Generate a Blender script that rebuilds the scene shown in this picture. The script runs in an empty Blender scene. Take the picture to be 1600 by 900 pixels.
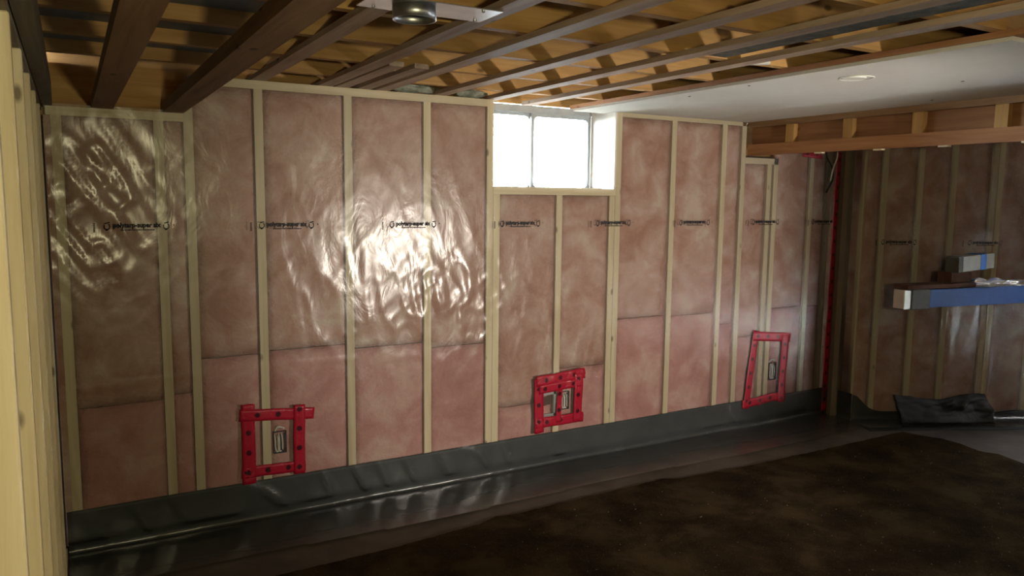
import bpy, bmesh, math, random
import numpy as np
from mathutils import Vector, Matrix
random.seed(7)
SC = bpy.context.scene
COL = SC.collection

# ------------------------------------------------------------------ camera, world, lights, exposure
cam_d = bpy.data.cameras.new('camera'); cam = bpy.data.objects.new('camera', cam_d); COL.objects.link(cam)
cam_d.sensor_width = 36.0; cam_d.lens = 27.2018; cam_d.clip_start = 0.02; cam_d.clip_end = 200
_r = Vector((0.86956558, -0.49369115, 0.01116919)); _u = Vector((0.04792388, 0.10687909, 0.99311639)); _f = Vector((0.49148653, 0.86304456, -0.11659797))
cam.matrix_world = Matrix(((_r.x, _u.x, -_f.x, -0.33148), (_r.y, _u.y, -_f.y, -3.61259), (_r.z, _u.z, -_f.z, 1.52169), (0, 0, 0, 1)))
SC.camera = cam

world = bpy.data.worlds.new('overcast_sky'); SC.world = world; world.use_nodes = True
bg = world.node_tree.nodes['Background']; bg.inputs['Color'].default_value = (0.88, 0.95, 1.0, 1); bg.inputs['Strength'].default_value = 115.0

def add_light(name, kind, loc, energy, color, aim=None, **kw):
    d = bpy.data.lights.new(name, kind); d.energy = energy; d.color = color
    for k, v in kw.items(): setattr(d, k, v)
    o = bpy.data.objects.new(name, d); COL.objects.link(o); o.location = loc
    if aim is not None: o.rotation_euler = (Vector(aim) - Vector(loc)).to_track_quat('-Z', 'Y').to_euler()
    return o
# lamp held beside the camera, a bulb below the joists on the right, and a work light standing to the right of the camera
add_light('hand_lamp', 'POINT', (-0.02, -3.90, 1.56), 68, (1.0, 0.90, 0.52), shadow_soft_size=0.04)
add_light('right_bulb', 'POINT', (1.88, -3.40, 1.72), 4.2, (1.0, 0.82, 0.50), shadow_soft_size=0.04)
add_light('work_light', 'SPOT', (2.60, -3.90, 0.95), 310, (1.0, 0.91, 0.78), aim=(2.20, 0, 1.12), shadow_soft_size=0.14, spot_size=math.radians(60), spot_blend=0.60)
_p = add_light('window_portal', 'AREA', (2.0, 0.30, 1.80), 1, (1, 1, 1), aim=(2.0, -1, 1.80), shape='RECTANGLE', size=0.78, size_y=0.42)
_p.data.cycles.is_portal = True

SC.view_settings.view_transform = 'Standard'; SC.view_settings.look = 'None'
SC.view_settings.exposure = 0.0; SC.view_settings.gamma = 1.0; SC.view_settings.use_curve_mapping = False
SC.cycles.use_denoising = True; SC.cycles.sample_clamp_indirect = 6.0; SC.cycles.max_bounces = 10; SC.cycles.transparent_max_bounces = 16
SC.cycles.caustics_reflective = False; SC.cycles.caustics_refractive = False

# ------------------------------------------------------------------ materials
def mat_new(name):
    m = bpy.data.materials.new(name); m.use_nodes = True
    nt = m.node_tree; nt.nodes.clear()
    out = nt.nodes.new('ShaderNodeOutputMaterial')
    return m, nt, out
def N(nt, t, **kw):
    n = nt.nodes.new(t)
    for k, v in kw.items(): setattr(n, k, v)
    return n
def ramp(nt, fac, stops):
    r = N(nt, 'ShaderNodeValToRGB'); e = r.color_ramp.elements
    while len(e) < len(stops): e.new(0.5)
    for el, (p, c) in zip(e, stops): el.position = p; el.color = (*c, 1)
    nt.links.new(fac, r.inputs['Fac']); return r
def coords(nt, scale, jitter=True):
    tc = N(nt, 'ShaderNodeTexCoord'); mp = N(nt, 'ShaderNodeMapping'); mp.inputs['Scale'].default_value = scale
    if jitter:
        oi = N(nt, 'ShaderNodeObjectInfo'); vm = N(nt, 'ShaderNodeVectorMath', operation='MULTIPLY_ADD')
        nt.links.new(oi.outputs['Random'], vm.inputs[0]); vm.inputs[1].default_value = (37, 53, 71); nt.links.new(tc.outputs['Object'], vm.inputs[2])
        nt.links.new(vm.outputs[0], mp.inputs['Vector'])
    else: nt.links.new(tc.outputs['Object'], mp.inputs['Vector'])
    return mp.outputs['Vector']
def noise(nt, vec, scale, detail=4, rough=0.55, dist=0.0):
    n = N(nt, 'ShaderNodeTexNoise'); n.inputs['Scale'].default_value = scale; n.inputs['Detail'].default_value = detail
    n.inputs['Roughness'].default_value = rough; n.inputs['Distortion'].default_value = dist
    nt.links.new(vec, n.inputs['Vector']); return n.outputs['Fac']
def bsdf(nt, out, rough=0.6, metal=0.0, spec=0.5):
    b = N(nt, 'ShaderNodeBsdfPrincipled'); b.inputs['Roughness'].default_value = rough; b.inputs['Metallic'].default_value = metal
    b.inputs['Specular IOR Level'].default_value = spec
    nt.links.new(b.outputs[0], out.inputs['Surface']); return b
def bump(nt, b, h, strength, dist=0.01):
    bp = N(nt, 'ShaderNodeBump'); bp.inputs['Strength'].default_value = strength; bp.inputs['Distance'].default_value = dist
    nt.links.new(h, bp.inputs['Height']); nt.links.new(bp.outputs[0], b.inputs['Normal'])
def wood(name, axis, c_dark, c_mid, c_light, rough=0.65, knots=True):
    m, nt, out = mat_new(name); b = bsdf(nt, out, rough, spec=0.3)
    s = [26, 26, 26]; s[axis] = 1.6
    g = noise(nt, coords(nt, s), 1.0, 5, 0.6, 0.6)
    r = ramp(nt, g, [(0.28, c_dark), (0.5, c_mid), (0.72, c_light)])
    col = r.outputs['Color']
    oi = N(nt, 'ShaderNodeObjectInfo'); hv = N(nt, 'ShaderNodeHueSaturation')
    mr = N(nt, 'ShaderNodeMapRange'); mr.inputs['To Min'].default_value = 0.82; mr.inputs['To Max'].default_value = 1.12
    nt.links.new(oi.outputs['Random'], mr.inputs['Value']); nt.links.new(mr.outputs[0], hv.inputs['Value']); nt.links.new(col, hv.inputs['Color'])
    col = hv.outputs['Color']
    if knots:
        k = [14, 14, 14]; k[axis] = 7
        v = N(nt, 'ShaderNodeTexVoronoi'); v.inputs['Scale'].default_value = 0.62; nt.links.new(coords(nt, k), v.inputs['Vector'])
        kr = ramp(nt, v.outputs['Distance'], [(0.05, (1, 1, 1)), (0.11, (0, 0, 0))])
        mx = N(nt, 'ShaderNodeMixRGB'); nt.links.new(kr.outputs['Color'], mx.inputs['Fac']); nt.links.new(col, mx.inputs['Color1'])
        mx.inputs['Color2'].default_value = (*[c * 0.42 for c in c_dark], 1); col = mx.outputs['Color']
    nt.links.new(col, b.inputs['Base Color']); bump(nt, b, g, 0.15, 0.003)
    return m
PINE = ((0.56, 0.455, 0.285), (0.67, 0.57, 0.385), (0.74, 0.65, 0.47))
OLD = ((0.13, 0.065, 0.03), (0.22, 0.125, 0.06), (0.30, 0.18, 0.095))
GREYOLD = ((0.27, 0.19, 0.14), (0.42, 0.315, 0.245), (0.52, 0.41, 0.33))
ORANGE = ((0.31, 0.165, 0.055), (0.44, 0.25, 0.09), (0.53, 0.33, 0.125))
pine_z = wood('pine_upright', 2, *PINE); pine_x = wood('pine_along_x', 0, *PINE); pine_y = wood('pine_along_y', 1, *PINE)
old_y = wood('old_lumber_along_y', 1, *OLD); old_x = wood('old_lumber_along_x', 0, *ORANGE); old_z = wood('old_lumber_upright', 2, *ORANGE)
strap_m = wood('strapping_wood', 1, *GREYOLD); grey_y = wood('weathered_wood', 1, (0.10, 0.085, 0.06), (0.17, 0.145, 0.10), (0.24, 0.2, 0.15))
red_wood = wood('reddish_brown_wood', 1, (0.20, 0.085, 0.035), (0.30, 0.14, 0.06), (0.38, 0.19, 0.08))

def mottled(name, stops, scale, rough=0.9, bstr=0.3, bdist=0.01, spec=0.3, detail=5, vscale=(1, 1, 1), jitter=True, fine=0):
    m, nt, out = mat_new(name); b = bsdf(nt, out, rough, spec=spec)
    v = coords(nt, vscale, jitter); n = noise(nt, v, scale, detail, 0.6, 0.4)
    r = ramp(nt, n, stops); nt.links.new(r.outputs['Color'], b.inputs['Base Color'])
    if fine:
        n2 = noise(nt, v, fine, 3, 0.7); bump(nt, b, n2, bstr, bdist)
    else: bump(nt, b, n, bstr, bdist)
    return m
batt_tan = mottled('insulation_faded', [(0.34, (0.37, 0.19, 0.14)), (0.46, (0.455, 0.27, 0.215)), (0.56, (0.505, 0.335, 0.28)), (0.68, (0.575, 0.45, 0.38))], 5.5, 1.0, 0.6, 0.012, 0.1, fine=38)
batt_pink = mottled('insulation_pink', [(0.35, (0.41, 0.19, 0.165)), (0.5, (0.50, 0.26, 0.24)), (0.66, (0.58, 0.385, 0.34))], 4.5, 1.0, 0.6, 0.012, 0.1, fine=38)
concrete = mottled('concrete', [(0.3, (0.30, 0.28, 0.25)), (0.7, (0.42, 0.40, 0.36))], 6, 0.9, 0.3, jitter=False)
floor_m = mottled('dark_concrete_floor', [(0.30, (0.055, 0.046, 0.038)), (0.52, (0.088, 0.073, 0.062)), (0.7, (0.12, 0.102, 0.088))], 3.0, 0.7, 0.2, 0.004, 0.2, jitter=False)
subfloor_m = mottled('subfloor_boards', [(0.25, (0.15, 0.10, 0.065)), (0.45, (0.15, 0.12, 0.095)), (0.58, (0.12, 0.13, 0.125)), (0.8, (0.10, 0.14, 0.14))], 2.2, 0.9, 0.2, jitter=False)
plain_wall = mottled('unfinished_board', [(0.3, (0.16, 0.12, 0.08)), (0.7, (0.22, 0.17, 0.12))], 2, 0.9, 0.1, jitter=False)
drywall_m = mottled('drywall_paper', [(0.3, (0.60, 0.59, 0.55)), (0.7, (0.66, 0.65, 0.61))], 3, 0.85, 0.05, 0.002)
white_pl = mottled('white_plastic', [(0.3, (0.78, 0.78, 0.74)), (0.7, (0.84, 0.84, 0.80))], 8, 0.45, 0.02)
vinyl = mottled('grey_window_vinyl', [(0.3, (0.30, 0.33, 0.36)), (0.7, (0.40, 0.43, 0.46))], 14, 0.5, 0.1, 0.002)
plaster = mottled('chipped_white_reveal', [(0.30, (0.50, 0.38, 0.32)), (0.42, (0.80, 0.77, 0.72)), (0.8, (0.86, 0.85, 0.82))], 9, 0.8, 0.4, 0.006)
membrane_m = mottled('black_membrane', [(0.3, (0.016, 0.021, 0.024)), (0.7, (0.036, 0.044, 0.049))], 4, 0.55, 0.25, 0.008, 0.25, fine=11)
bag_m = mottled('black_bag_plastic', [(0.3, (0.005, 0.005, 0.005)), (0.7, (0.010, 0.010, 0.010))], 4, 0.5, 0.5, 0.01, 0.2, fine=22)
ink = mottled('black_print_ink', [(0.3, (0.010, 0.010, 0.014)), (0.7, (0.020, 0.020, 0.026))], 30, 0.6, 0.0)
black_pl = mottled('black_plastic', [(0.3, (0.012, 0.012, 0.012)), (0.7, (0.03, 0.03, 0.03))], 20, 0.4, 0.05)
cable_w = mottled('white_cable', [(0.3, (0.62, 0.62, 0.58)), (0.7, (0.74, 0.74, 0.70))], 20, 0.4, 0.02)
blue_m = mottled('blue_paint', [(0.3, (0.012, 0.075, 0.34)), (0.7, (0.018, 0.095, 0.42))], 6, 0.4, 0.05, 0.002)
blue_tape_m = mottled('blue_tape', [(0.3, (0.02, 0.13, 0.52)), (0.7, (0.03, 0.17, 0.62))], 12, 0.6, 0.05)
dark_steel = mottled('dark_grey_plastic', [(0.3, (0.05, 0.055, 0.05)), (0.7, (0.085, 0.09, 0.08))], 10, 0.5, 0.1)
card_m = mottled('brown_cardboard', [(0.3, (0.065, 0.028, 0.018)), (0.7, (0.10, 0.046, 0.028))], 8, 0.85, 0.05)
scrap_m = mottled('grey_green_fibre', [(0.3, (0.12, 0.13, 0.10)), (0.6, (0.30, 0.32, 0.26)), (0.8, (0.5, 0.52, 0.45))], 22, 1.0, 0.8, 0.02)
lath_m = mottled('dark_metal_sheet', [(0.3, (0.03, 0.035, 0.03)), (0.7, (0.13, 0.14, 0.12))], 22, 0.5, 0.6, 0.01, fine=90)
teal_m = mottled('teal_sheathing', [(0.3, (0.05, 0.09, 0.085)), (0.7, (0.10, 0.15, 0.14))], 10, 0.8, 0.1)

def metal(name, c, rough):
    m, nt, out = mat_new(name); b = bsdf(nt, out, rough, 1.0)
    n = noise(nt, coords(nt, (1, 1, 1)), 14, 3); r = ramp(nt, n, [(0.3, tuple(x * 0.8 for x in c)), (0.7, c)])
    nt.links.new(r.outputs['Color'], b.inputs['Base Color']); return m
galv = metal('galvanised_steel', (0.62, 0.64, 0.66), 0.38)
boxmetal = metal('outlet_box_steel', (0.45, 0.46, 0.42), 0.35)

# dirty brown carpet
def carpet_mat():
    m, nt, out = mat_new('dark_brown_carpet'); b = bsdf(nt, out, 1.0, spec=0.02)
    v = coords(nt, (1, 1, 1), False)
    big = noise(nt, v, 3.2, 5, 0.62, 0.3)
    r = ramp(nt, big, [(0.36, (0.015, 0.009, 0.006)), (0.50, (0.028, 0.018, 0.010)), (0.66, (0.056, 0.039, 0.019))])
    f = noise(nt, v, 190, 2, 0.6); fr = ramp(nt, f, [(0.60, (0, 0, 0)), (0.74, (1, 1, 1))])
    mx = N(nt, 'ShaderNodeMixRGB'); mf = N(nt, 'ShaderNodeMath', operation='MULTIPLY'); mf.inputs[1].default_value = 0.7
    nt.links.new(fr.outputs['Color'], mf.inputs[0]); nt.links.new(mf.outputs[0], mx.inputs['Fac'])
    nt.links.new(r.outputs['Color'], mx.inputs['Color1']); mx.inputs['Color2'].default_value = (0.10, 0.075, 0.04, 1)
    nt.links.new(mx.outputs['Color'], b.inputs['Base Color'])
    bump(nt, b, noise(nt, v, 120, 3, 0.7), 0.8, 0.006); return m
carpet_m = carpet_mat()

# clear polyethylene: see-through, glossy, slightly milky
def poly_mat(name, gloss_rough=0.25, haze=0.035, kink=0.22, boost=1.25):
    m, nt, out = mat_new(name)
    tr = N(nt, 'ShaderNodeBsdfTransparent'); tr.inputs['Color'].default_value = (0.97, 0.965, 0.95, 1)
    gl = N(nt, 'ShaderNodeBsdfGlossy'); gl.inputs['Roughness'].default_value = gloss_rough; gl.inputs['Color'].default_value = (1, 1, 1, 1)
    di = N(nt, 'ShaderNodeBsdfDiffuse'); di.inputs['Color'].default_value = (0.8, 0.8, 0.78, 1)
    fr = N(nt, 'ShaderNodeFresnel'); fr.inputs['IOR'].default_value = 1.5
    mu = N(nt, 'ShaderNodeMath', operation='MULTIPLY'); mu.inputs[1].default_value = boost; mu.use_clamp = True
    nt.links.new(fr.outputs[0], mu.inputs[0])
    v = coords(nt, (1, 1, 1), False)
    n1 = noise(nt, coords(nt, (1, 1, 0.5), False), 9, 3, 0.5, 1.2)
    bp = N(nt, 'ShaderNodeBump'); bp.inputs['Strength'].default_value = kink; bp.inputs['Distance'].default_value = 0.012
    nt.links.new(n1, bp.inputs['Height']); nt.links.new(bp.outputs[0], gl.inputs['Normal'])
    m1 = N(nt, 'ShaderNodeMixShader'); m1.inputs['Fac'].default_value = haze
    nt.links.new(tr.outputs[0], m1.inputs[1]); nt.links.new(di.outputs[0], m1.inputs[2])
    m2 = N(nt, 'ShaderNodeMixShader'); nt.links.new(mu.outputs[0], m2.inputs['Fac'])
    nt.links.new(m1.outputs[0], m2.inputs[1]); nt.links.new(gl.outputs[0], m2.inputs[2])
    nt.links.new(m2.outputs[0], out.inputs['Surface']); return m
poly_m = poly_mat('clear_poly_sheet'); bagclear_m = poly_mat('clear_bag_plastic', 0.12, 0.22, 0.8)

def glass_mat():
    m, nt, out = mat_new('window_glass')
    tr = N(nt, 'ShaderNodeBsdfTransparent'); tr.inputs['Color'].default_value = (0.95, 0.97, 0.97, 1)
    gl = N(nt, 'ShaderNodeBsdfGlossy'); gl.inputs['Roughness'].default_value = 0.02
    fr = N(nt, 'ShaderNodeFresnel'); fr.inputs['IOR'].default_value = 1.45
    mx = N(nt, 'ShaderNodeMixShader'); nt.links.new(fr.outputs[0], mx.inputs['Fac'])
    nt.links.new(tr.outputs[0], mx.inputs[1]); nt.links.new(gl.outputs[0], mx.inputs[2]); nt.links.new(mx.outputs[0], out.inputs['Surface']); return m
glass_m = glass_mat()

def tape_mat():      # red sheathing tape with round dark print along its length (UV in metres)
    m, nt, out = mat_new('red_sheathing_tape'); b = bsdf(nt, out, 0.28, spec=0.5)
    uv = N(nt, 'ShaderNodeUVMap'); sp = N(nt, 'ShaderNodeSeparateXYZ'); nt.links.new(uv.outputs[0], sp.inputs[0])
    def M(op, a, bb=None, clamp=False):
        n = N(nt, 'ShaderNodeMath', operation=op); n.use_clamp = clamp
        for i, q in enumerate((a, bb)):
            if q is None: continue
            if isinstance(q, (int, float)): n.inputs[i].default_value = q
            else: nt.links.new(q, n.inputs[i])
        return n.outputs[0]
    u = M('SUBTRACT', M('MULTIPLY', M('FRACT', M('DIVIDE', sp.outputs['X'], 0.094)), 0.094), 0.047)
    d = M('SQRT', M('ADD', M('MULTIPLY', u, u), M('MULTIPLY', sp.outputs['Y'], sp.outputs['Y'])))
    ns = noise(nt, uv.outputs[0], 160, 2)
    d2 = M('ADD', d, M('MULTIPLY', M('SUBTRACT', ns, 0.5), 0.012))
    r = ramp(nt, M('DIVIDE', d2, 0.03), [(0.36, (0.055, 0.006, 0.012)), (0.48, (0.40, 0.012, 0.035))])
    nt.links.new(r.outputs['Color'], b.inputs['Base Color'])
    bump(nt, b, noise(nt, uv.outputs[0], 45, 3), 0.5, 0.004); return m
tape_m = tape_mat()

# ------------------------------------------------------------------ mesh helpers
def link(name, me, m, parent=None, loc=(0, 0, 0), rot=(0, 0, 0), smooth=False):
    o = bpy.data.objects.new(name, me); COL.objects.link(o); o.location = loc; o.rotation_euler = rot
    if m is not None and not me.materials: me.materials.append(m)
    if parent is not None: o.parent = parent
    if smooth:
        for p in me.polygons: p.use_smooth = True
    return o
def bm_box(bm, x0, x1, y0, y1, z0, z1, bev=0.0):
    vs = [bm.verts.new(c) for c in ((x0, y0, z0), (x1, y0, z0), (x1, y1, z0), (x0, y1, z0), (x0, y0, z1), (x1, y0, z1), (x1, y1, z1), (x0, y1, z1))]
    fs = [bm.faces.new([vs[i] for i in q]) for q in ((0, 3, 2, 1), (4, 5, 6, 7), (0, 1, 5, 4), (1, 2, 6, 5), (2, 3, 7, 6), (3, 0, 4, 7))]
    if bev > 0:
        es = list({e for f in fs for e in f.edges}); bmesh.ops.bevel(bm, geom=es, offset=bev, segments=1, affect='EDGES')
def to_mesh(bm, name):
    me = bpy.data.meshes.new(name); bmesh.ops.recalc_face_normals(bm, faces=bm.faces); bm.to_mesh(me); bm.free(); return me
MESHCACHE = {}
def box(name, x0, x1, y0, y1, z0, z1, m, parent=None, bev=0.0, rot=(0, 0, 0)):
    """one board; origin at its bottom centre, mesh shared between boards of one size"""
    key = (round(x1 - x0, 4), round(y1 - y0, 4), round(z1 - z0, 4), m.name, bev)
    if key not in MESHCACHE:
        bm = bmesh.new(); hx, hy = (x1 - x0) / 2, (y1 - y0) / 2; bm_box(bm, -hx, hx, -hy, hy, 0, z1 - z0, bev); MESHCACHE[key] = to_mesh(bm, name)
    return link(name, MESHCACHE[key], m, parent, ((x0 + x1) / 2, (y0 + y1) / 2, z0), rot)
def base(name, x0, x1, y0, y1, z0, z1, m):
    """a piece of the setting that carries parts: origin at the world origin"""
    bm = bmesh.new(); bm_box(bm, x0, x1, y0, y1, z0, z1); return link(name, to_mesh(bm, name), m)
def tag(o, label=None, cat=None, group=None, kind=None):
    if label: o['label'] = label
    if cat: o['category'] = cat
    if group: o['group'] = group
    if kind: o['kind'] = kind
    return o
def empty(name, loc=(0, 0, 0), rot=(0, 0, 0)):
    o = bpy.data.objects.new(name, None); COL.objects.link(o); o.location = loc; o.rotation_euler = rot; o.empty_display_size = 0.05; return o
def tube(bm, pts, rad, seg=8):
    pts = [Vector(p) for p in pts]; rings = []; up = Vector((0.31, 0.2, 0.93)).normalized()
    for i, p in enumerate(pts):
        t = (pts[min(i + 1, len(pts) - 1)] - pts[max(i - 1, 0)]).normalized()
        a = t.cross(up).normalized(); b = t.cross(a).normalized(); up = -b if False else up
        rings.append([bm.verts.new(p + (a * math.cos(2 * math.pi * k / seg) + b * math.sin(2 * math.pi * k / seg)) * rad) for k in range(seg)])
    for r0, r1 in zip(rings, rings[1:]):
        for k in range(seg): bm.faces.new((r0[k], r0[(k + 1) % seg], r1[(k + 1) % seg], r1[k]))
    bm.faces.new(rings[0][::-1]); bm.faces.new(rings[-1])
def spline(ctrl, n=8):
    c = [Vector(p) for p in ctrl]; c = [c[0] * 2 - c[1]] + c + [c[-1] * 2 - c[-2]]; out = []
    for i in range(1, len(c) - 2):
        for k in range(n):
            t = k / n; a, b, d, e = c[i - 1], c[i], c[i + 1], c[i + 2]
            out.append(0.5 * ((2 * b) + (-a + d) * t + (2 * a - 5 * b + 4 * d - e) * t * t + (-a + 3 * b - 3 * d + e) * t ** 3))
    out.append(c[-2]); return out
def grid_mesh(name, P, keep=None, uv=None):
    """P: (nu, nv, 3) array of points; keep: (nu-1, nv-1) mask"""
    nu, nv = P.shape[:2]
    idx = np.arange(nu * nv).reshape(nu, nv)
    q = np.stack([idx[:-1, :-1], idx[1:, :-1], idx[1:, 1:], idx[:-1, 1:]], -1)
    q = q[keep] if keep is not None else q.reshape(-1, 4)
    used = np.unique(q); remap = -np.ones(nu * nv, int); remap[used] = np.arange(len(used))
    me = bpy.data.meshes.new(name); me.from_pydata(P.reshape(-1, 3)[used].tolist(), [], remap[q].tolist())
    if uv is not None:
        l = me.uv_layers.new(name='UVMap'); U = uv.reshape(-1, 2)[used]
        vi = np.zeros(len(me.loops), int); me.loops.foreach_get('vertex_index', vi); l.data.foreach_set('uv', U[vi].ravel().astype(np.float32))
    for p in me.polygons: p.use_smooth = True
    me.update(); return me
# smooth value noise, numpy
_rng = np.random.RandomState(11); _T = _rng.rand(256, 256)
def vn(x, y):
    x = np.asarray(x, float); y = np.asarray(y, float); xi = np.floor(x).astype(int); yi = np.floor(y).astype(int); fx = x - xi; fy = y - yi
    fx = fx * fx * fx * (fx * (fx * 6 - 15) + 10); fy = fy * fy * fy * (fy * (fy * 6 - 15) + 10)
    g = lambda a, b: _T[a % 256, b % 256]
    return (g(xi, yi) * (1 - fx) + g(xi + 1, yi) * fx) * (1 - fy) + (g(xi, yi + 1) * (1 - fx) + g(xi + 1, yi + 1) * fx) * fy
def ridge(x, y, p=5): return (1 - np.abs(2 * vn(x, y) - 1)) ** p
def rotc(x, z, deg, sx, sz):
    a = math.radians(deg); return (x * math.cos(a) + z * math.sin(a)) / sx, (-x * math.sin(a) + z * math.cos(a)) / sz
def blob(x, z, cx, cz, rx, rz): return np.exp(-((x - cx) / rx) ** 2 - ((z - cz) / rz) ** 2)

def sheet_h(x, z):
    """how far the poly stands off the studs towards the room"""
    x = np.asarray(x, float); z = np.asarray(z, float)
    left = blob(x, z, -0.25, 1.45, 0.22, 0.33); mid = blob(x, z, 1.38, 0.95, 0.36, 0.27); mid2 = blob(x, z, 0.72, 1.02, 0.20, 0.34)
    low = blob(x, z, 2.15, 0.55, 0.40, 0.45); gen = 0.12 + 0.25 * vn(x * 1.3 + 5, z * 1.1)
    h = 0.004 + 0.006 * vn(x * 2.2, z * 1.6 + 9)
    h = h + 0.012 * left * ridge(*rotc(x, z, -55, 0.30, 0.055), 3) + 0.009 * left * ridge(*rotc(x, z + 3, -62, 0.09, 0.05), 3)
    h = h + 0.009 * (mid + 0.55 * mid2) * ridge(*rotc(x + 2, z, 10, 0.058, 0.24), 3) + 0.006 * mid * ridge(*rotc(x, z + 1, 38, 0.08, 0.06), 3)
    h = h + 0.007 * low * ridge(*rotc(x + 1, z, -14, 0.07, 0.35), 4)
    h = h + 0.006 * gen * ridge(*rotc(x + 7, z, 20, 0.16, 0.5), 5) + 0.004 * gen * ridge(*rotc(x + 1, z + 4, -35, 0.12, 0.4), 5)
    h = h + 0.015 * np.exp(-((z - 0.10) / 0.12) ** 2) * ridge((x + 0.5 * z) / 0.14, z / 0.35 + x * 0.7, 4)
    h = h + 0.0025 * np.exp(-((z - (0.715 + 0.012 * np.sin(x * 3))) / 0.010) ** 2) * (x < 0.85) * (0.3 + vn(x * 2, 3.3))
    return h

# ------------------------------------------------------------------ the setting
ZS, ZJ, ZF = 2.022, 2.041, 2.225          # underside of strapping, of joists, of subfloor
floor = base('floor', -1.2, 6.6, -6.6, 0.34, -0.10, 0.0, floor_m); tag(floor, kind='structure', label='dark concrete basement floor')
me = None
bm = bmesh.new(); WX0, WX1, WZ0 = 1.606, 2.404, 1.573
bm_box(bm, -1.2, WX0, 0.125, 0.34, 0, 2.04); bm_box(bm, WX1, 6.6, 0.125, 0.34, 0, 2.04); bm_box(bm, WX0, WX1, 0.125, 0.239, 0, WZ0 - 0.005); bm_box(bm, WX0, WX1, 0.239, 0.34, 0, WZ0 - 0.02)
wall_front = link('wall_front', to_mesh(bm, 'wall_front'), concrete); tag(wall_front, kind='structure', label='insulated stud wall behind clear poly, with a small window')

ceiling = base('ceiling', -1.2, 6.6, -6.6, 0.6, ZF, ZF + 0.03, subfloor_m); tag(ceiling, kind='structure', label='open joist ceiling with strapping')
for k in range(-1, 16):
    yf = -0.205 - 0.4075 * (k - 0) if k >= 0 else 0.20
    box('joist', -1.19, 6.59, yf, yf + 0.038, ZJ, ZF, old_x, ceiling)
STR = [0.42, 0.72, 0.995, 1.30, 1.60, 1.873, 2.19, 2.50, 2.80, 3.10, 3.40]
for i, c in enumerate(STR):
    o = box('strapping', c - 0.032, c + 0.032, -6.55, 0.12, ZS, ZJ, red_wood if i == 6 else strap_m, ceiling)
for c in (0.80, 0.905):
    box('strapping', c - 0.030, c + 0.030, -0.70, 0.06, ZS + 0.001, ZJ, strap_m, ceiling)
for (x0, x1, y0, y1) in ((1.09, 1.27, -1.02, -0.66), (1.34, 1.56, -1.40, -1.05), (1.65, 1.83, -1.42, -1.05)):
    box('sheathing_patch', x0, x1, y0, y1, ZF - 0.012, ZF - 0.001, teal_m, ceiling)

duct_m = mottled('dull_grey_duct', [(0.3, (0.10, 0.12, 0.125)), (0.7, (0.17, 0.19, 0.195))], 6, 0.6, 0.1, spec=0.3)
for k in range(0, 9):
    yf = -0.205 - 0.4075 * k; box('duct_panel', -0.44, 0.34, yf - 0.368, yf - 0.001, 2.088, 2.10, duct_m, ceiling)

# studs, plates and batts of the front wall
SW = 0.019
studs = [(-0.365, 0, 1.825), (0.006, 0, 1.825), (0.123, 0, 1.985), (0.4165, 0, 1.985), (0.826, 0, 1.985), (1.231, 0, 1.985), (1.587, 0, 2.022), (1.627, 0, 1.535),
         (2.022, 0, 1.535), (2.383, 0, 1.535), (2.4235, 0, 2.022), (2.834, 0, 1.985), (3.244, 0, 1.985), (3.411, 0, 1.985), (3.652, 0, 1.752), (3.712, 0, 1.79), (4.062, 0, 1.95), (4.24, 0, 1.95)]
for c, z0, z1 in studs: box('stud', c - SW, c + SW, 0.0, 0.089, z0 + 0.038, z1, pine_z, wall_front)
def plate(x0, x1, z0, z1): return box('plate', x0, x1, 0.0, 0.089, z0, z1, pine_x, wall_front)
box('rim_board', -0.499, 0.14, 0.0895, 0.124, 1.80, ZJ, old_x, wall_front); plate(-0.40, 0.104, 1.825, 1.860); plate(0.142, 1.568, 1.985, 2.022); plate(2.4425, 3.392, 1.985, 2.022); plate(3.431, 3.73, 1.752, 1.790)
plate(3.731, 4.33, 1.95, 1.985); box('rim_board', 3.432, 4.33, 0.0895, 0.124, 1.76, ZJ, old_x, wall_front); box('insulation_batt', -0.4095, -0.3845, 0.006, 0.08, 0.04, 1.824, batt_tan, wall_front); plate(-0.40, 4.33, 0, 0.038)
box('window_sill_plate', 1.6065, 2.4035, -0.002, 0.125, 1.536, 1.573, pine_x, wall_front)
def batt(x0, x1, z0, z1, m, parent, T=None):
    nx, nz = max(4, int((x1 - x0) / 0.035)), max(5, int((z1 - z0) / 0.05))
    X, Z = np.meshgrid(np.linspace(x0, x1, nx + 1), np.linspace(z0, z1, nz + 1), indexing='ij')
    ex = np.minimum(X - x0, x1 - X); ez = np.minimum(Z - z0, z1 - Z); e = np.clip(np.minimum(ex / 0.04, ez / 0.05), 0, 1)
    Y = 0.017 - 0.008 * np.sqrt(e) - 0.012 * (vn(X * 7 + x0 * 9, Z * 6 + z0 * 5) - 0.5) * e
    P = np.stack([X, np.maximum(Y, 0.003), Z], -1)
    c = np.array([(x0 + x1) / 2, 0.05, z0])
    me = grid_mesh('insulation_batt', P - c); o = link('insulation_batt', me, m, parent, tuple(c))
    s = o.modifiers.new('thick', 'SOLIDIFY'); s.thickness = 0.06; s.offset = -1 if True else 1
    return o
def bays(parent, cs, seams, tops, bot=0.02):
    for (a, b), sm, tp in zip(cs, seams, tops):
        if sm and sm < tp - 0.05: batt(a, b, sm + 0.002, tp, batt_tan, parent); batt(a, b, bot, sm - 0.002, batt_pink, parent)
        else: batt(a, b, bot, tp, batt_tan, parent)
E0 = lambda c: c + SW + 0.001
E1 = lambda c: c - SW - 0.001
sx = [s[0] for s in studs]
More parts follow.
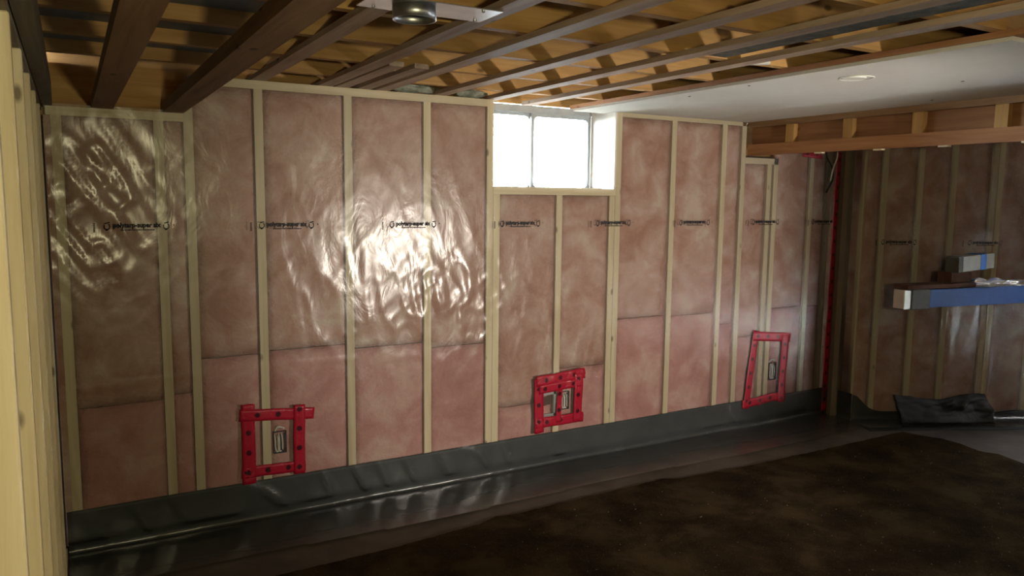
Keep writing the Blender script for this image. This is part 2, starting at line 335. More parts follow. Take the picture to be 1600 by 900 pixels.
bays(wall_front,
     [(E0(-0.365), E1(0.006)), (E0(0.006), E1(0.123)), (E0(0.123), E1(0.4165)), (E0(0.4165), E1(0.826)), (E0(0.826), E1(1.231)), (E0(1.231), E1(1.587)), (E0(1.627), E1(2.022)),
      (E0(2.022), E1(2.383)), (E0(2.4235), E1(2.834)), (E0(2.834), E1(3.244)), (E0(3.244), E1(3.411)), (E0(3.411), E1(3.652)), (E0(3.712), E1(4.062)), (E0(4.062), E1(4.24))],
     [0.62, 0.64, 0.79, 0.80, 0.775, 0.743, 0.37, 0.55, 0.81, 0.80, 0.72, 0.62, 0.795, 0.79],
     [1.824, 1.824, 1.984, 1.984, 1.984, 1.984, 1.534, 1.534, 1.984, 1.984, 1.984, 1.75, 1.949, 1.949])

# window in its reveal
win = empty('window_1', (2.0, 0.27, 1.573)); tag(win, kind='structure', label='small bright basement slider window')
def wbox(n, x0, x1, y0, y1, z0, z1, m):
    o = box(n, x0, x1, y0, y1, z0, z1, m); o.parent = win; o.matrix_parent_inverse = Matrix.Translation((-2.0, -0.27, -1.573)); return o
box('reveal_board', 2.404, 2.412, 0.0895, 0.124, 1.573, 2.03, plaster, wall_front); 
wbox('reveal', 2.392, 2.4035, 0.0, 0.24, 1.574, 2.02, plaster); wbox('reveal', 1.6065, 1.612, 0.09, 0.24, 1.574, 2.02, plaster); wbox('window_sill', 1.6125, 2.3915, 0.126, 0.239, 1.574, 1.580, plaster)
def sash(x0, x1, z0, z1, rad, w, y0, y1):
    def rr(a, b, c, d, r):
        pts = []
        for cx, cz, s in ((b - r, c + r, -90), (b - r, d - r, 0), (a + r, d - r, 90), (a + r, c + r, 180)):
            for k in range(5): t = math.radians(s + 22.5 * k); pts.append((cx + r * math.cos(t), cz + r * math.sin(t)))
        return pts
    o_, i_ = rr(x0, x1, z0, z1, 0.003), rr(x0 + w, x1 - w, z0 + w, z1 - w, rad); bm = bmesh.new()
    L = [[bm.verts.new((p[0], y, p[1])) for p in pl] for y, pl in ((y0, o_), (y0, i_), (y1, i_), (y1, o_))]
    for a in range(4):
        A, B = L[a], L[(a + 1) % 4]
        for k in range(len(A)): bm.faces.new((A[k], A[(k + 1) % len(A)], B[(k + 1) % len(A)], B[k]))
    return to_mesh(bm, 'sash')
for nm, x0, x1, y0, y1, w in (('sash', 1.602, 1.993, 0.262, 0.285, 0.016), ('sash', 1.977, 2.391, 0.240, 0.2615, 0.020)):
    o = link(nm, sash(x0, x1, 1.560, 2.000, 0.028, w, y0, y1), vinyl); o.parent = win; o.matrix_parent_inverse = Matrix.Translation((-2.0, -0.27, -1.573))
    g = wbox('pane', x0 + w - 0.004, x1 - w + 0.004, (y0 + y1) / 2 - 0.002, (y0 + y1) / 2 + 0.002, 1.560 + w - 0.004, 2.0 - w + 0.004, glass_m)
wbox('window_head', 1.6125, 2.3915, 0.236, 0.30, 2.001, 2.0395, vinyl)

# left stud partition beside the camera
wall_left = base('wall_left', -0.56, -0.50, -6.6, 0.12, 0, 2.224, plain_wall); tag(wall_left, kind='structure', label='open pine stud partition along the left')
for k in range(10):
    yf = -0.245 - 0.4135 * k; box('stud', -0.4995, -0.41, yf - 0.038, yf, 0.0385, 1.84, pine_z, wall_left, 0.003)
box('bottom_plate', -0.4995, -0.41, -6.5, -0.01, 0, 0.038, pine_y, wall_left); box('top_plate', -0.4995, -0.412, -6.5, -0.0, 1.8405, 1.90, grey_y, wall_left)

# angled wall in the right corner, after a short return
D = Vector((0.90, -0.435, 0)).normalized(); AC = Vector((4.33, -0.22, 0)); ang = math.atan2(D.y, D.x)
wall_right = empty('wall_right', tuple(AC), (0, 0, ang)); tag(wall_right, kind='structure', label='angled insulated stud wall in the dark right corner')
def ar(o): o.parent = wall_right; return o
ar(box('backing', -0.10, 2.6, 0.10, 0.16, 0, 2.04, plain_wall))
ANG = [0.135, 0.385, 0.62, 0.905, 0.95, 1.25, 1.55, 1.9, 2.3]
for c in ANG: ar(box('stud', c - SW, c + SW, 0.0, 0.089, 0.0385, 1.985, pine_z))
ar(box('plate', 0.0, 2.6, 0, 0.089, 1.9855, 2.02, pine_x)); ar(box('plate', 0.0, 2.6, 0, 0.089, 0, 0.038, pine_x))
for a, b in zip([-0.01] + [c for c in ANG if c != 0.95][:-1], [c for c in ANG if c != 0.905]):
    a2 = 0.95 if abs(a - 0.905) < 1e-6 else a
    b2 = 0.905 if abs(b - 0.95) < 1e-6 else b
    if b2 - a2 > 0.08: batt(a2 + SW + 0.001, b2 - SW - 0.001, 0.02, 1.984, batt_tan if random.random() < 0.6 else batt_tan, wall_right)
box('return_backing', 4.345, 4.40, -0.20, 0.10, 0, 2.03, batt_tan, wall_front); box('stud', 4.331, 4.345, -0.215, -0.18, 0.04, 1.985, pine_z, wall_front)
e = AC + D * 2.6
wall_side = box('wall_side', e.x, e.x + 0.08, -6.6, e.y + 0.05, 0, 2.224, plain_wall); tag(wall_side, kind='structure')
wall_back = box('wall_back', -0.56, e.x + 0.08, -6.68, -6.6, 0, 2.224, plain_wall); tag(wall_back, kind='structure')

# ------------------------------------------------------------------ soffit framing (left) and beam framing (right)
so = empty('soffit_frame', (-0.15, -1.5, 1.86)); tag(so, 'old brown dropped soffit boards below the joists at the upper left', 'soffit frame')
def sb(n, *a, m): o = box(n, *a, m); o.parent = so; o.matrix_parent_inverse = Matrix.Translation((0.15, 1.5, -1.86)); return o
sb('board', -0.2375, -0.160, -4.2, 0.085, 1.8605, 1.90, m=old_y); sb('board', 0.026, 0.106, -4.2, 0.085, 1.8605, 1.90, m=old_y); sb('nailer', -0.4095, -0.375, -4.2, 0.085, 1.8605, 1.965, m=grey_y)
for x in (-0.2, 0.066):
    for y in (-3.45, -4.1): sb('hanger', x - 0.019, x + 0.019, y, y + 0.06, 1.901, ZJ - 0.0005, m=old_z)
bf = empty('beam_frame', (3.46, -1.5, 1.80)); tag(bf, 'brown ladder framed beam with upright blocks below the drywall', 'ceiling beam')
def bb(n, *a, m): o = box(n, *a, m); o.parent = bf; o.matrix_parent_inverse = Matrix.Translation((-3.46, 1.5, -1.80)); return o
bb('bottom_chord', 3.432, 3.470, -3.6, -0.012, 1.800, 1.868, m=red_wood); bb('top_chord', 3.432, 3.470, -3.6, -0.012, 1.975, 2.021, m=old_y)
bb('panel', 3.4705, 3.485, -3.6, -0.012, 1.802, 2.021, m=red_wood)
for y in (-0.55, -0.93, -1.29, -1.68): bb('shim', 3.430, 3.46, y - 0.025, y + 0.025, 1.792, 1.7998, m=pine_y)
for y in (-0.335, -0.735, -1.145, -1.555, -1.96, -2.37, -2.78): bb('block', 3.436, 3.470, y - 0.030, y + 0.030, 1.8685, 1.9745, m=old_z)

# ------------------------------------------------------------------ drywall on the ceiling
bm = bmesh.new(); bm_box(bm, 2.168, 3.431, -2.262, -0.003, 2.0085, 2.0215); bm_box(bm, 2.168, 2.391, -0.003, 0.10, 2.0085, 2.0215)
dw = link('drywall_sheet', to_mesh(bm, 'drywall_sheet'), drywall_m); tag(dw, 'pale grey drywall sheet screwed to the ceiling beside the window', 'drywall')
for (x, y) in ((2.228, -1.155), (2.835, -1.72), (2.26, -0.75), (3.30, -1.30)):
    bm = bmesh.new(); bmesh.ops.create_cone(bm, cap_ends=True, segments=10, radius1=0.006, radius2=0.006, depth=0.002); link('screw_head', to_mesh(bm, 'screw_head'), black_pl, dw, (x, y, 2.0078))
pl = empty('recessed_light', (2.41, -1.545, 2.008)); tag(pl, 'round white recessed light in the grey drywall ceiling', 'light')
bm = bmesh.new(); bmesh.ops.create_cone(bm, cap_ends=True, segments=32, radius1=0.044, radius2=0.047, depth=0.005); link('lens', to_mesh(bm, 'lens'), white_pl, pl, (-0.014, 0.0, -0.003), smooth=False)
def ring(ro, ri, h, seg=36):
    bm = bmesh.new(); L = [[bm.verts.new((r * math.cos(2 * math.pi * k / seg), r * math.sin(2 * math.pi * k / seg), z)) for k in range(seg)] for r, z in ((ro, 0), (ro, h), (ri, h), (ri, 0))]
    for a in range(4):
        for k in range(seg): bm.faces.new((L[a][k], L[a][(k + 1) % seg], L[(a + 1) % 4][(k + 1) % seg], L[(a + 1) % 4][k]))
    return to_mesh(bm, 'ring')
link('trim_ring', ring(0.066, 0.059, 0.003), white_pl, pl, (0.004, 0, -0.0032))

br = empty('light_mounting_plate', (0.56, -1.64, 2.02)); tag(br, 'galvanised mounting plate with a round can fixed under the ceiling strapping', 'light bracket')
bm = bmesh.new(); bm_box(bm, -0.21, 0.155, -0.072, 0.072, -0.0012, 0.0015); link('plate', to_mesh(bm, 'plate'), galv, br)
link('can_ring', ring(0.058, 0.0555, 0.034), galv, br, (-0.075, 0.0, -0.0355), smooth=True)
bm = bmesh.new(); bmesh.ops.create_cone(bm, cap_ends=True, segments=28, radius1=0.054, radius2=0.054, depth=0.004); link('can_cap', to_mesh(bm, 'can_cap'), card_m, br, (-0.075, 0, -0.005))
for x, y in ((0.10, -0.06), (0.13, 0.05), (-0.17, 0.05)):
    bm = bmesh.new(); bmesh.ops.create_uvsphere(bm, u_segments=8, v_segments=5, radius=0.005); link('screw', to_mesh(bm, 'screw'), galv, br, (x, y, -0.003))

du = box('metal_strip', 1.635, 1.745, -2.60, -1.50, ZJ - 0.012, ZJ - 0.001, lath_m); tag(du, 'dark textured metal strip lying between ceiling straps at the upper right', 'metal strip')
box('bracket', 1.935, 1.965, -1.50, -1.39, ZJ - 0.010, ZJ - 0.0005, white_pl, ceiling, rot=(0, 0, 0.9))
# fibre scraps stuffed on top of the wall plate
for i, (x, y, w, lab) in enumerate(((1.15, -0.005, 0.13, 'grey green fibre scrap stuffed above the plate left of the window'), (1.47, 0.0, 0.09, 'small pale fibre scrap above the plate next to the window'))):
    bm = bmesh.new(); bmesh.ops.create_icosphere(bm, subdivisions=4, radius=1)
    for v in bm.verts:
        k = 0.75 + 0.5 * float(vn(v.co.x * 3 + 9 * i, v.co.y * 3 + v.co.z * 2)); v.co = Vector((v.co.x * w * k, v.co.y * 0.035 * k, (v.co.z * k) * 0.02))
    o = link('fibre_scrap', to_mesh(bm, 'fibre_scrap'), scrap_m, None, (x, y, ZS + 0.022), smooth=True); tag(o, lab, 'insulation scrap')

# ------------------------------------------------------------------ black membrane, poly sheets
def profile(v, off, rad=0.006):
    """v>=0: height on the wall; v<0: distance out over the floor. returns (y, z)"""
    L = rad * math.pi / 2; v = np.asarray(v, float); vv = v - 0.0
    t = np.clip((L / 2 - vv) / L, 0, 1) * math.pi / 2
    y = np.where(vv > L / 2, 0, np.where(vv < -L / 2, -rad + (vv + L / 2), -rad * (1 - np.cos(t))))
    z = np.where(vv > L / 2, rad + (vv - L / 2), np.where(vv < -L / 2, 0, rad * (1 - np.sin(t))))
    return y - off, z + off
def wall_sheet(xs, vs, off, hfun, top=None, keepf=None):
    X, V = np.meshgrid(xs, vs, indexing='ij')
    
    if top is not None: v0, v1 = vs[0], vs[-1]; V = v0 + (V - v0) * (top(X) - v0) / (v1 - v0)
    Vf = V + np.exp(-(V / 0.05) ** 2) * 0.016 * (vn(X * 2.3, 6.6) - 0.5)
    Yb, Zb = profile(Vf, off); h = hfun(X, V); wv = np.clip(V / 0.06, 0, 1)
    P = np.stack([X, Yb - h * np.where(V > 0, np.maximum(wv, 0.3), 0.25), Zb + np.where(V < 0.05, h * 0.5, 0)], -1)
    keep = None
    if keepf is not None:
        xc = (X[:-1, :-1] + X[1:, 1:]) / 2; vc = (V[:-1, :-1] + V[1:, 1:]) / 2; keep = keepf(xc, vc)
    return P, keep
mem_h = lambda x, v: 0.001 + 0.004 * vn(x * 3, v * 4) + 0.007 * np.exp(-((v - 0.0) / 0.07) ** 2) * ridge(x / 0.5, v / 0.3 + 3, 3)
P, keep = wall_sheet(np.arange(-0.405, 4.3281, 0.025), np.arange(-0.30, 0.2001, 0.0167), 0.002, mem_h, top=lambda x: 0.191 + 0.007 * (vn(x * 1.7, 2.2) - 0.5), keepf=lambda x, v: v > -0.16 - 0.13 * vn(x * 1.1, 8.1))
mb = link('membrane_strip', grid_mesh('membrane_strip', P, keep), membrane_m); mb.modifiers.new('thick', 'SOLIDIFY').thickness = 0.001
tag(mb, 'black moisture membrane strip along the foot of the long pink wall', 'membrane')
# angled wall: the membrane sags down to the floor
def angled(P): return P
a_s = np.arange(0.0, 2.5, 0.03); v_s = np.arange(-0.25, 0.21, 0.015)
P, keep = wall_sheet(a_s, v_s, 0.002, lambda x, v: 0.002 + 0.010 * vn(x * 6, v * 9), top=lambda x: 0.045 + 0.14 * np.exp(-(x / 0.10) ** 2) + 0.025 * vn(x * 5, 1.1))
mb2 = link('membrane_strip', grid_mesh('membrane_strip', P, keep), membrane_m, None, tuple(AC), (0, 0, ang)); mb2.modifiers.new('thick', 'SOLIDIFY').thickness = 0.001
tag(mb2, 'slumped black membrane at the foot of the dark angled wall', 'membrane')
# short return piece of membrane (plane x = 4.33)
ys = np.linspace(-0.004, -0.222, 12); vs = np.arange(-0.10, 0.20, 0.016); Pr, _ = wall_sheet(ys, vs, 0.003, lambda x, v: 0.001 + 0.003 * vn(x * 9, v * 9))
Q = np.stack([4.33 + Pr[..., 1], Pr[..., 0], Pr[..., 2]], -1)
mb3 = link('membrane_strip', grid_mesh('membrane_strip', Q), membrane_m); tag(mb3, 'short black membrane piece on the corner return below the red tape', 'membrane')

xs = np.arange(-0.405, 4.3261, 0.0135); vs = np.arange(-0.46, 2.021, 0.0135)
def pk(x, v):
    k = ~((x > 1.607) & (x < 2.403) & (v > 1.575)) & (v > -0.30 - 0.14 * vn(x * 0.9, 4.4))
    k &= ~((x < 0.11) & (v > 1.857)) & ~((x > 3.42) & (v > 1.797 + 0.15 * (x > 3.74)))
    return k
P, keep = wall_sheet(xs, vs, 0.006, sheet_h, keepf=pk)
ps = link('poly_sheet', grid_mesh('poly_sheet', P, keep), poly_m); tag(ps, 'clear crinkled poly vapour barrier sheet stapled over the long pink wall', 'plastic sheet')
def sheet_y(x, z): return -0.006 - sheet_h(x, z) * max(min(z / 0.06, 1), 0.3)
# corner return + angled wall sheet
def sheet2_h(x, z):
    h = 0.004 + 0.008 * vn(x * 3 + 20, z * 1.5) + 0.007 * ridge(*rotc(x + 3, z, -14, 0.12, 0.9), 4) + 0.010 * blob(x, z, 0.68, 1.55, 0.22, 0.35) * ridge(*rotc(x, z, 15, 0.06, 0.12), 3)
    return h * np.clip(x / 0.03, 0.2, 1)
P, keep = wall_sheet(np.arange(0.0, 2.5, 0.016), np.arange(-0.20, 2.02, 0.02), 0.006, sheet2_h)
ps2 = link('poly_sheet', grid_mesh('poly_sheet', P, keep), poly_m, None, tuple(AC), (0, 0, ang)); tag(ps2, 'clear poly vapour barrier sheet over the dark angled wall', 'plastic sheet')
ys = np.linspace(-0.008, -0.215, 14); Pr, _ = wall_sheet(ys, np.arange(-0.10, 1.98, 0.02), 0.006, lambda x, v: 0.002 + 0.006 * vn(x * 14, v * 3))
ps3 = link('poly_sheet', grid_mesh('poly_sheet', np.stack([4.33 + Pr[..., 1], Pr[..., 0], Pr[..., 2]], -1)), poly_m); tag(ps3, 'narrow clear poly strip on the corner return beside the red tape', 'plastic sheet')

# printing on the poly
def text_mesh(body, size, off=0.0):
    c = bpy.data.curves.new('t', 'FONT'); c.body = body; c.size = size; c.align_x = 'CENTER'; c.offset = off; c.resolution_u = 2
    o = bpy.data.objects.new('t', c); COL.objects.link(o); dg = bpy.context.evaluated_depsgraph_get(); dg.update()
    me = bpy.data.meshes.new_from_object(o.evaluated_get(dg)); v = [tuple(x.co) for x in me.vertices]; f = [tuple(p.vertices) for p in me.polygons]
    bpy.data.objects.remove(o); bpy.data.meshes.remove(me); bpy.data.curves.remove(c); return v, f
def print_geo():
    V, F = [], []
    def add(v, f, dx=0, dz=0):
        n = len(V); V.extend([(x + dx, y + dz) for x, y, *_ in v]); F.extend([tuple(i + n for i in q) for q in f])
    v, f = text_mesh('polytarp-super six', 0.028, 0.0014)
    w = max(p[0] for p in v) - min(p[0] for p in v); k = 0.182 / w; v = [(p[0] * k, p[1]) for p in v]; add(v, f, 0, 0)
    x = -0.062; rnd = random.Random(3)
    while x < 0.060:                                     # second line: too small to read in the photograph
        l = rnd.uniform(0.003, 0.007); add([(x, -0.0135), (x + l, -0.0135), (x + l, -0.0085), (x, -0.0085)], [(0, 1, 2, 3)]); x += l + 0.0022
    for s in (-1, 1):                                    # small emblems on both ends
        cx, cz = s * 0.112, 0.004; pts = []
        for k in range(17):
            t = math.radians(-215 + 270 * k / 16); pts.append((math.cos(t), math.sin(t)))
        vv = [(a * 0.012, b * 0.015) for a, b in pts] + [(a * 0.0085, b * 0.0105) for a, b in pts]
        add(vv, [(k, k + 1, 18 + k, 17 + k) for k in range(16)], cx, cz)
        add([(-0.007, 0.010), (0.012, 0.015), (0.010, 0.019), (-0.009, 0.014)], [(0, 1, 2, 3)], cx, cz)
        add([(-0.004, -0.018), (0.004, -0.016), (0.002, -0.008), (-0.005, -0.010)], [(0, 1, 2, 3)], cx, cz)
    add([(0.140, 0.006), (0.1435, 0.006), (0.1435, 0.012), (0.140, 0.012)], [(0, 1, 2, 3)])
    return V, F
def mark_geo():
    V, F = [], []
    def add(v, f):
        n = len(V); V.extend(v); F.extend([tuple(i + n for i in q) for q in f])
    for k in range(6): add([(-0.162, -0.020 + k * 0.0065), (-0.155, -0.019 + k * 0.0065), (-0.155, -0.0145 + k * 0.0065), (-0.162, -0.0155 + k * 0.0065)], [(0, 1, 2, 3)])
    return V, F
PV, PF = print_geo(); MV, MF = mark_geo()
def put_print(parent, cx, cz, yfun, loc=None):
    me = bpy.data.meshes.new('printed_text')
    me.from_pydata([(x, yfun(cx + x, cz + z) - 0.0015 - yfun(cx, cz), z) for x, z in PV], [], PF); me.update()
    link('printed_text', me, ink, parent, (cx, yfun(cx, cz), cz))
    me = bpy.data.meshes.new('print_mark'); me.from_pydata([(x, yfun(cx + x, cz + z) - 0.0015 - yfun(cx, cz), z) for x, z in MV], [], MF); me.update()
    link('print_mark', me, ink, parent, (cx, yfun(cx, cz), cz))
for k in range(7): put_print(ps, -0.092 + 0.6195 * k, 1.379 - 0.001 * k, sheet_y)
put_print(ps, 4.19, 1.372, sheet_y)
y2 = lambda x, z: -0.006 - float(sheet2_h(x, z))
for c in (0.25, 0.86, 1.47): put_print(ps2, c, 1.242, y2)

# ------------------------------------------------------------------ red tape
def tape_strip(parent, p0, p1, w=0.058, layer=0, fun=sheet_y, n=None, ragged=0.004, rel=(0, 0, 0), name='tape_strip'):
    (x0, z0), (x1, z1) = p0, p1; L = math.hypot(x1 - x0, z1 - z0); n = n or max(6, int(L / 0.016)); tx, tz = (x1 - x0) / L, (z1 - z0) / L; nx, nz = -tz, tx
    P = np.zeros((n + 1, 5, 3)); U = np.zeros((n + 1, 5, 2)); seed = random.random() * 50
    for i in range(n + 1):
        for j in range(5):
            s = L * i / n; t = (j / 4 - 0.5) * w + ragged * (float(vn(s * 14 + seed, 1.5)) - 0.5)
            if i in (0, n): s += (1 if i else -1) * 0.006 * (float(vn(j * 1.7 + seed, 7.7)) - 0.3)
            x = x0 + tx * s + nx * t; z = z0 + tz * s + nz * t
            P[i, j] = (x - rel[0], fun(x, z) - 0.0015 - 0.0009 * layer - 0.002 * float(vn(x * 60, z * 60)) - rel[1], z - rel[2]); U[i, j] = (s + seed, t)
    o = link(name, grid_mesh(name, P, None, U), tape_m, parent); m = o.modifiers.new('thick', 'SOLIDIFY'); m.thickness = 0.0004; return o
def tape_frame(label, cx, cz, strips):
    y = sheet_y(cx, cz); r = empty('red_tape_surround', (cx, y, cz)); tag(r, label, 'tape', 'red taped cut-outs in the poly')
    for k, (a, b, w) in enumerate(strips): tape_strip(r, a, b, w, k % 3, rel=(cx, y, cz))
    return r
tape_frame('square frame of red tape around the outlet at the left', 0.45, 0.21, [((0.330, 0.190), (0.332, 0.565), 0.060), ((0.295, 0.517), (0.635, 0.487), 0.055), ((0.560, 0.200), (0.566, 0.535), 0.054), ((0.298, 0.245), (0.590, 0.235), 0.052)])
tape_frame('red taped patch around the pair of outlet boxes under the window', 2.03, 0.24, [((1.900, 0.205), (1.898, 0.515), 0.062), ((1.880, 0.500), (2.205, 0.520), 0.060), ((2.158, 0.240), (2.165, 0.520), 0.058), ((1.88, 0.262), (2.20, 0.262), 0.058), ((2.030, 0.25), (2.038, 0.50), 0.034), ((1.90, 0.452), (2.18, 0.470), 0.050)])
tape_frame('tall red tape frame around the outlet near the right corner', 3.70, 0.16, [((3.520, 0.140), (3.590, 0.660), 0.055), ((3.560, 0.626), (3.915, 0.590), 0.062), ((3.845, 0.150), (3.870, 0.610), 0.066), ((3.49, 0.170), (3.89, 0.195), 0.056)])
ct = tape_strip(None, (4.30, 0.03), (4.313, 1.86), 0.058, 0, fun=lambda x, z: -0.014 - 0.004 * float(vn(x * 4, z * 5)), name='corner_tape'); tag(ct, 'long vertical strip of red tape down the room corner', 'tape')
rt = tape_strip(None, (3.945, 1.838), (4.135, 1.828), 0.05, 0, name='tape_patch'); tag(rt, 'short red tape piece under the beam next to the loose cables', 'tape')

# ------------------------------------------------------------------ outlet boxes
def outlet_box(cx, cz, w, h, label, loops=True, ring_=False, depth=0.055):
    r = empty('outlet_box', (cx, 0.05, cz - h / 2)); tag(r, label, 'outlet box', 'electrical boxes in the pink wall'); t = 0.003
    y0, y1 = -0.054, 0.0
    bm = bmesh.new()
    for a in ((-w / 2, w / 2, y1 - t, y1, 0, h), (-w / 2, -w / 2 + t, y0, y1, 0, h), (w / 2 - t, w / 2, y0, y1, 0, h), (-w / 2, w / 2, y0, y1, 0, t), (-w / 2, w / 2, y0, y1, h - t, h)): bm_box(bm, *a)
    link('box', to_mesh(bm, 'box'), boxmetal if ring_ else black_pl, r)
    if ring_:
        bm = bmesh.new(); e = 0.012
        for a in ((-w / 2 - e, w / 2 + e, y0 - 0.003, y0, -e, 0.006), (-w / 2 - e, w / 2 + e, y0 - 0.003, y0, h - 0.006, h + e), (-w / 2 - e, -w / 2 + 0.006, y0 - 0.003, y0, -e, h + e), (w / 2 - 0.006, w / 2 + e, y0 - 0.003, y0, -e, h + e)): bm_box(bm, *a, 0.001)
        link('plaster_ring', to_mesh(bm, 'plaster_ring'), galv, r)
        bm = bmesh.new(); bm_box(bm, -w / 2 + 0.012, w / 2 - 0.012, y0 + 0.018, y0 + 0.021, 0.014, h - 0.014); link('cover', to_mesh(bm, 'cover'), card_m, r)
    if loops:
        for k, (m, rr) in enumerate(((cable_w, 0.0035), (cable_w, 0.003), (black_pl, 0.0035))):
            bm = bmesh.new(); q = (k - 1) * w * 0.22
            tube(bm, spline([(q - 0.008, y1 - 0.01, h * 0.9), (q - w * 0.18, y0 - 0.001, h * 0.72), (q - w * 0.16, y0 - 0.003, h * 0.25), (q, y0 - 0.003, h * 0.10), (q + w * 0.16, y0 - 0.002, h * 0.28), (q + w * 0.14, y0 + 0.002, h * 0.8), (q + 0.01, y1 - 0.012, h * 0.9)], 7), rr, 7)
            link('wire', to_mesh(bm, 'wire'), m, r, smooth=True)
        bm = bmesh.new(); tube(bm, spline([(-w * 0.35, y0 + 0.02, h - 0.004), (-0.01, y0 + 0.005, h + 0.022), (w * 0.3, y0 + 0.01, h + 0.012), (w * 0.35, y0 + 0.03, h + 0.004)], 6), 0.005, 7)
        link('cable', to_mesh(bm, 'cable'), cable_w, r, smooth=True)
    return r
outlet_box(0.476, 0.362, 0.060, 0.105, 'dark outlet box with looped wires inside the left red tape frame')
outlet_box(1.967, 0.360, 0.080, 0.120, 'steel outlet box with brown cover in the taped patch under the window', False, True)
outlet_box(2.082, 0.368, 0.058, 0.105, 'black outlet box with coiled wires in the taped patch under the window')
outlet_box(3.772, 0.365, 0.070, 0.120, 'dark outlet box with wires inside the tall red tape frame')
# loose cables below the beam
bm = bmesh.new(); tube(bm, spline([(4.148, -0.03, 1.905), (4.165, -0.035, 1.81), (4.21, -0.04, 1.745), (4.225, -0.04, 1.68), (4.20, -0.035, 1.62), (4.175, -0.03, 1.575)], 8), 0.006, 8)
o = link('cable', to_mesh(bm, 'cable'), black_pl, None, smooth=True); tag(o, 'black cable end dangling below the beam in the right corner', 'cable')
bm = bmesh.new(); tube(bm, spline([(4.25, -0.04, 1.905), (4.245, -0.05, 1.82), (4.205, -0.055, 1.745), (4.195, -0.053, 1.70), (4.188, -0.05, 1.655)], 8), 0.005, 8)
o = link('cable', to_mesh(bm, 'cable'), cable_w, None, smooth=True); tag(o, 'white cable end dangling below the beam beside the red corner tape', 'cable')

# ------------------------------------------------------------------ carpet and the black bag
edge = [(-0.40, -0.66), (0.0, -0.63), (0.36, -0.61), (0.82, -0.60), (1.25, -0.555), (1.36, -0.515), (1.44, -0.535), (1.9, -0.52), (2.30, -0.51), (2.39, -0.50), (2.44, -0.525), (2.51, -0.55), (3.07, -0.575), (3.7, -0.58), (4.37, -0.58), (4.40, -0.66), (4.46, -0.80), (4.46, -0.92), (4.43, -1.05), (4.47, -1.14), (4.43, -1.30), (4.45, -2.0), (4.45, -6.3), (-0.40, -6.3)]
pts = []
for (a, b), (c, d) in zip(edge, edge[1:] + edge[:1]):
    n = max(1, int(math.hypot(c - a, d - b) / 0.03)) if max(b, d) > -2.5 else 1
    for k in range(n):
        t = k / n; j = 0.008 * (random.random() - 0.5) if n > 1 else 0; pts.append((a + (c - a) * t + j, b + (d - b) * t + j))
bm = bmesh.new(); f = bm.faces.new([bm.verts.new((x, y, 0.003)) for x, y in pts]); r = bmesh.ops.extrude_face_region(bm, geom=[f])
for v in [g for g in r['geom'] if isinstance(g, bmesh.types.BMVert)]: v.co.z = 0.014
bmesh.ops.triangulate(bm, faces=[f for f in bm.faces if len(f.verts) > 4])
cp = link('carpet', to_mesh(bm, 'carpet'), carpet_m); tag(cp, 'dirty dark brown carpet cut back from the walls', 'carpet')
bm = bmesh.new(); rnd = random.Random(5)
for _ in range(900):
    x, y = rnd.uniform(-0.2, 4.3), rnd.uniform(-3.2, -0.62); s = rnd.uniform(0.0015, 0.005); a = rnd.random() * 6.28
    c_, s_ = math.cos(a) * s, math.sin(a) * s; z = 0.0145
    vs_ = [bm.verts.new((x + c_, y + s_, z)), bm.verts.new((x - s_ * 0.5, y + c_ * 0.5, z)), bm.verts.new((x - c_, y - s_, z)), bm.verts.new((x, y, z + s * 0.7))]
    for q in ((0, 1, 3), (1, 2, 3), (2, 0, 3)): bm.faces.new([vs_[i] for i in q])
o = link('debris', to_mesh(bm, 'debris'), mottled('sawdust_crumbs', [(0.3, (0.16, 0.12, 0.06)), (0.7, (0.32, 0.26, 0.16))], 9, 0.9, 0.0), cp); tag(o, kind='stuff', label='scattered pale crumbs')

nu, nv = 46, 22
A_, B_ = np.meshgrid(np.linspace(0.28, 0.945, nu), np.linspace(0, 1, nv), indexing='ij')
H = 0.165 + 0.012 * np.sin(A_ * 9) - 0.02 * np.exp(-((A_ - 0.62) / 0.12) ** 2)
zz = H * (1 - B_) ** 0.75; yy = -0.022 - 0.13 * B_ ** 1.6 - 0.045 * (vn(A_ * 12, B_ * 4) - 0.2) * np.sin(np.pi * np.clip(B_, 0, 1)) - 0.03 * ridge(A_ * 7 + B_ * 3, B_ * 2.5, 3) * np.sin(np.pi * B_)
P = np.stack([A_ - 0.61, yy, zz + 0.012 + 0.006 * vn(A_ * 20, B_ * 9)], -1); c = AC + D * 0.61
bgp = link('plastic_bundle', grid_mesh('plastic_bundle', P), bag_m, None, tuple(c), (0, 0, ang)); bgp.modifiers.new('thick', 'SOLIDIFY').thickness = 0.004
tag(bgp, 'crumpled black plastic bundle on the floor against the angled wall', 'plastic bundle')

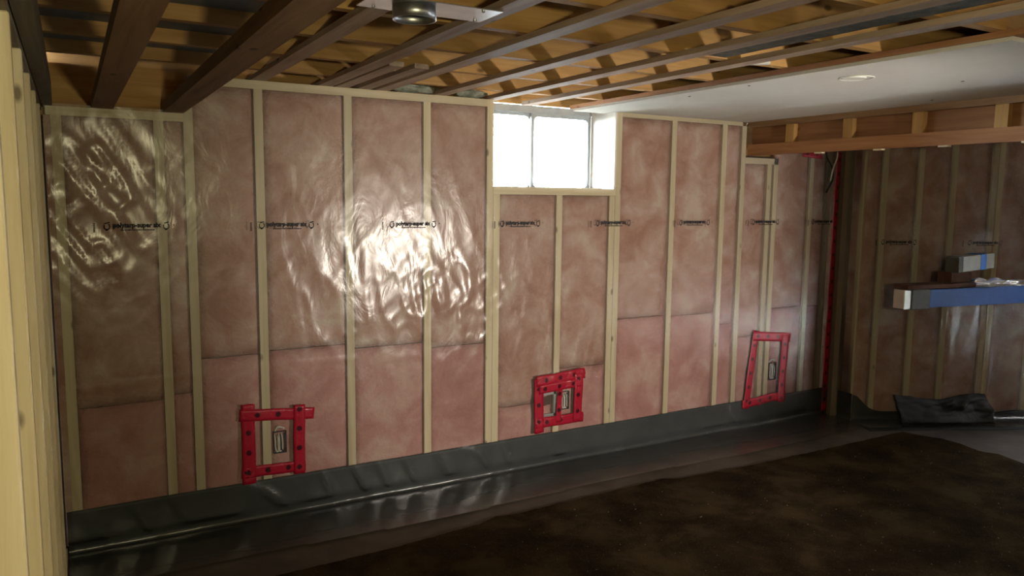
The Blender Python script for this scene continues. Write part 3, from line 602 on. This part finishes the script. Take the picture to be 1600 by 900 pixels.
# ------------------------------------------------------------------ stand with blue arm, and what lies on it
AV = Vector((0.987, -0.161, 0)).normalized(); aang = math.atan2(AV.y, AV.x); AO = Vector((3.925, -0.824, 0))  # stand and load enlarged and moved farther by scaling about the camera, values baked
st = empty('work_stand', tuple(AO), (0, 0, aang)); tag(st, 'work stand with long blue arm and grey end cap at the right', 'work stand')
def sbx(n, x0, x1, y0, y1, z0, z1, m, bev=0.003): return box(n, x0, x1, y0, y1, z0, z1, m, st, bev)
sbx('arm', 0.198, 1.82, 0.0, 0.090, 0.890, 1.000, blue_m); sbx('end_cap', 0.054, 0.1975, -0.003, 0.093, 0.884, 1.0035, dark_steel)
sbx('end_plate', 0.0, 0.0535, 0.004, 0.086, 0.886, 1.0025, boxmetal)
for x, s_, dx in ((1.45, -1, -0.05), (1.70, -1, 0.05), (1.45, 1, -0.05), (1.70, 1, 0.05)):
    bm = bmesh.new(); tube(bm, [(x, 0.045 + s_ * 0.02, 0.889), (x + dx, 0.045 + s_ * (0.26 if s_ < 0 else 0.10), 0.012)], 0.016, 10); link('leg', to_mesh(bm, 'leg'), galv, st, smooth=True)
def onarm(x, y=0.045): return AO + AV * x + Vector((-AV.y, AV.x, 0)) * y
p = onarm(0.372); bm = bmesh.new(); bm_box(bm, -0.35, 0.20, -0.043, 0.072, 0, 0.026, 0.002); pb = link('plank', to_mesh(bm, 'plank'), card_m, None, (p.x, p.y, 1.004), (0, 0, aang)); tag(pb, 'dark reddish board lying on the blue arm', 'board')
p = onarm(0.500, 0.085); bm = bmesh.new(); bm_box(bm, -0.10, 0.07, -0.05, 0.05, 0, 0.064, 0.002); cb = link('carton', to_mesh(bm, 'carton'), card_m, None, (p.x, p.y, 1.0305), (0, 0, aang)); tag(cb, 'small brown carton on the board of the work stand', 'carton')
mbx = empty('steel_box', tuple(onarm(0.600, 0.080) + Vector((0, 0, 1.1040))), (0, -0.05, aang + 0.12)); tag(mbx, 'grey steel box with blue tape band on top of the work stand', 'box')
bm = bmesh.new(); bm_box(bm, -0.138, 0.174, -0.048, 0.048, 0, 0.094, 0.003); link('body', to_mesh(bm, 'body'), boxmetal, mbx)
bm = bmesh.new(); bm_box(bm, -0.186, -0.1385, -0.050, 0.036, -0.001, 0.096, 0.003); link('end_cap', to_mesh(bm, 'end_cap'), dark_steel, mbx)
bm = bmesh.new(); bm_box(bm, 0.036, 0.090, -0.0492, 0.0492, -0.0012, 0.0952); link('tape_band', to_mesh(bm, 'tape_band'), blue_tape_m, mbx)
A_, B_ = np.meshgrid(np.linspace(0.575, 1.12, 44), np.linspace(0, 1, 18), indexing='ij')
Zb = 0.004 + (0.062 * (1 - 0.55 * (A_ - 0.575) / 0.54)) * np.sin(np.pi * B_) ** 0.8 * (0.6 + 0.5 * vn(A_ * 14, B_ * 5)); Yb = -0.004 + 0.10 * B_ + 0.014 * (vn(A_ * 17, B_ * 7) - 0.5)
P = np.stack([A_ - 0.575, Yb, Zb], -1); p = onarm(0.575, 0.0)
cbg = link('plastic_film', grid_mesh('plastic_film', P), bagclear_m, None, (p.x, p.y, 1.0), (0, 0, aang)); tag(cbg, 'bluish clear plastic film lying on the blue arm beside the steel box', 'plastic film')

# unseen ground below the window, made snow-white to bounce daylight up onto strapping
gm = mottled('bright_bounce_ground', [(0.3, (0.80, 0.82, 0.84)), (0.7, (0.86, 0.87, 0.88))], 3, 0.95, 0.2, jitter=False)
gr = box('outdoor_ground', -6, 10, 0.345, 12, 1.40, 1.50, gm); tag(gr, kind='structure')
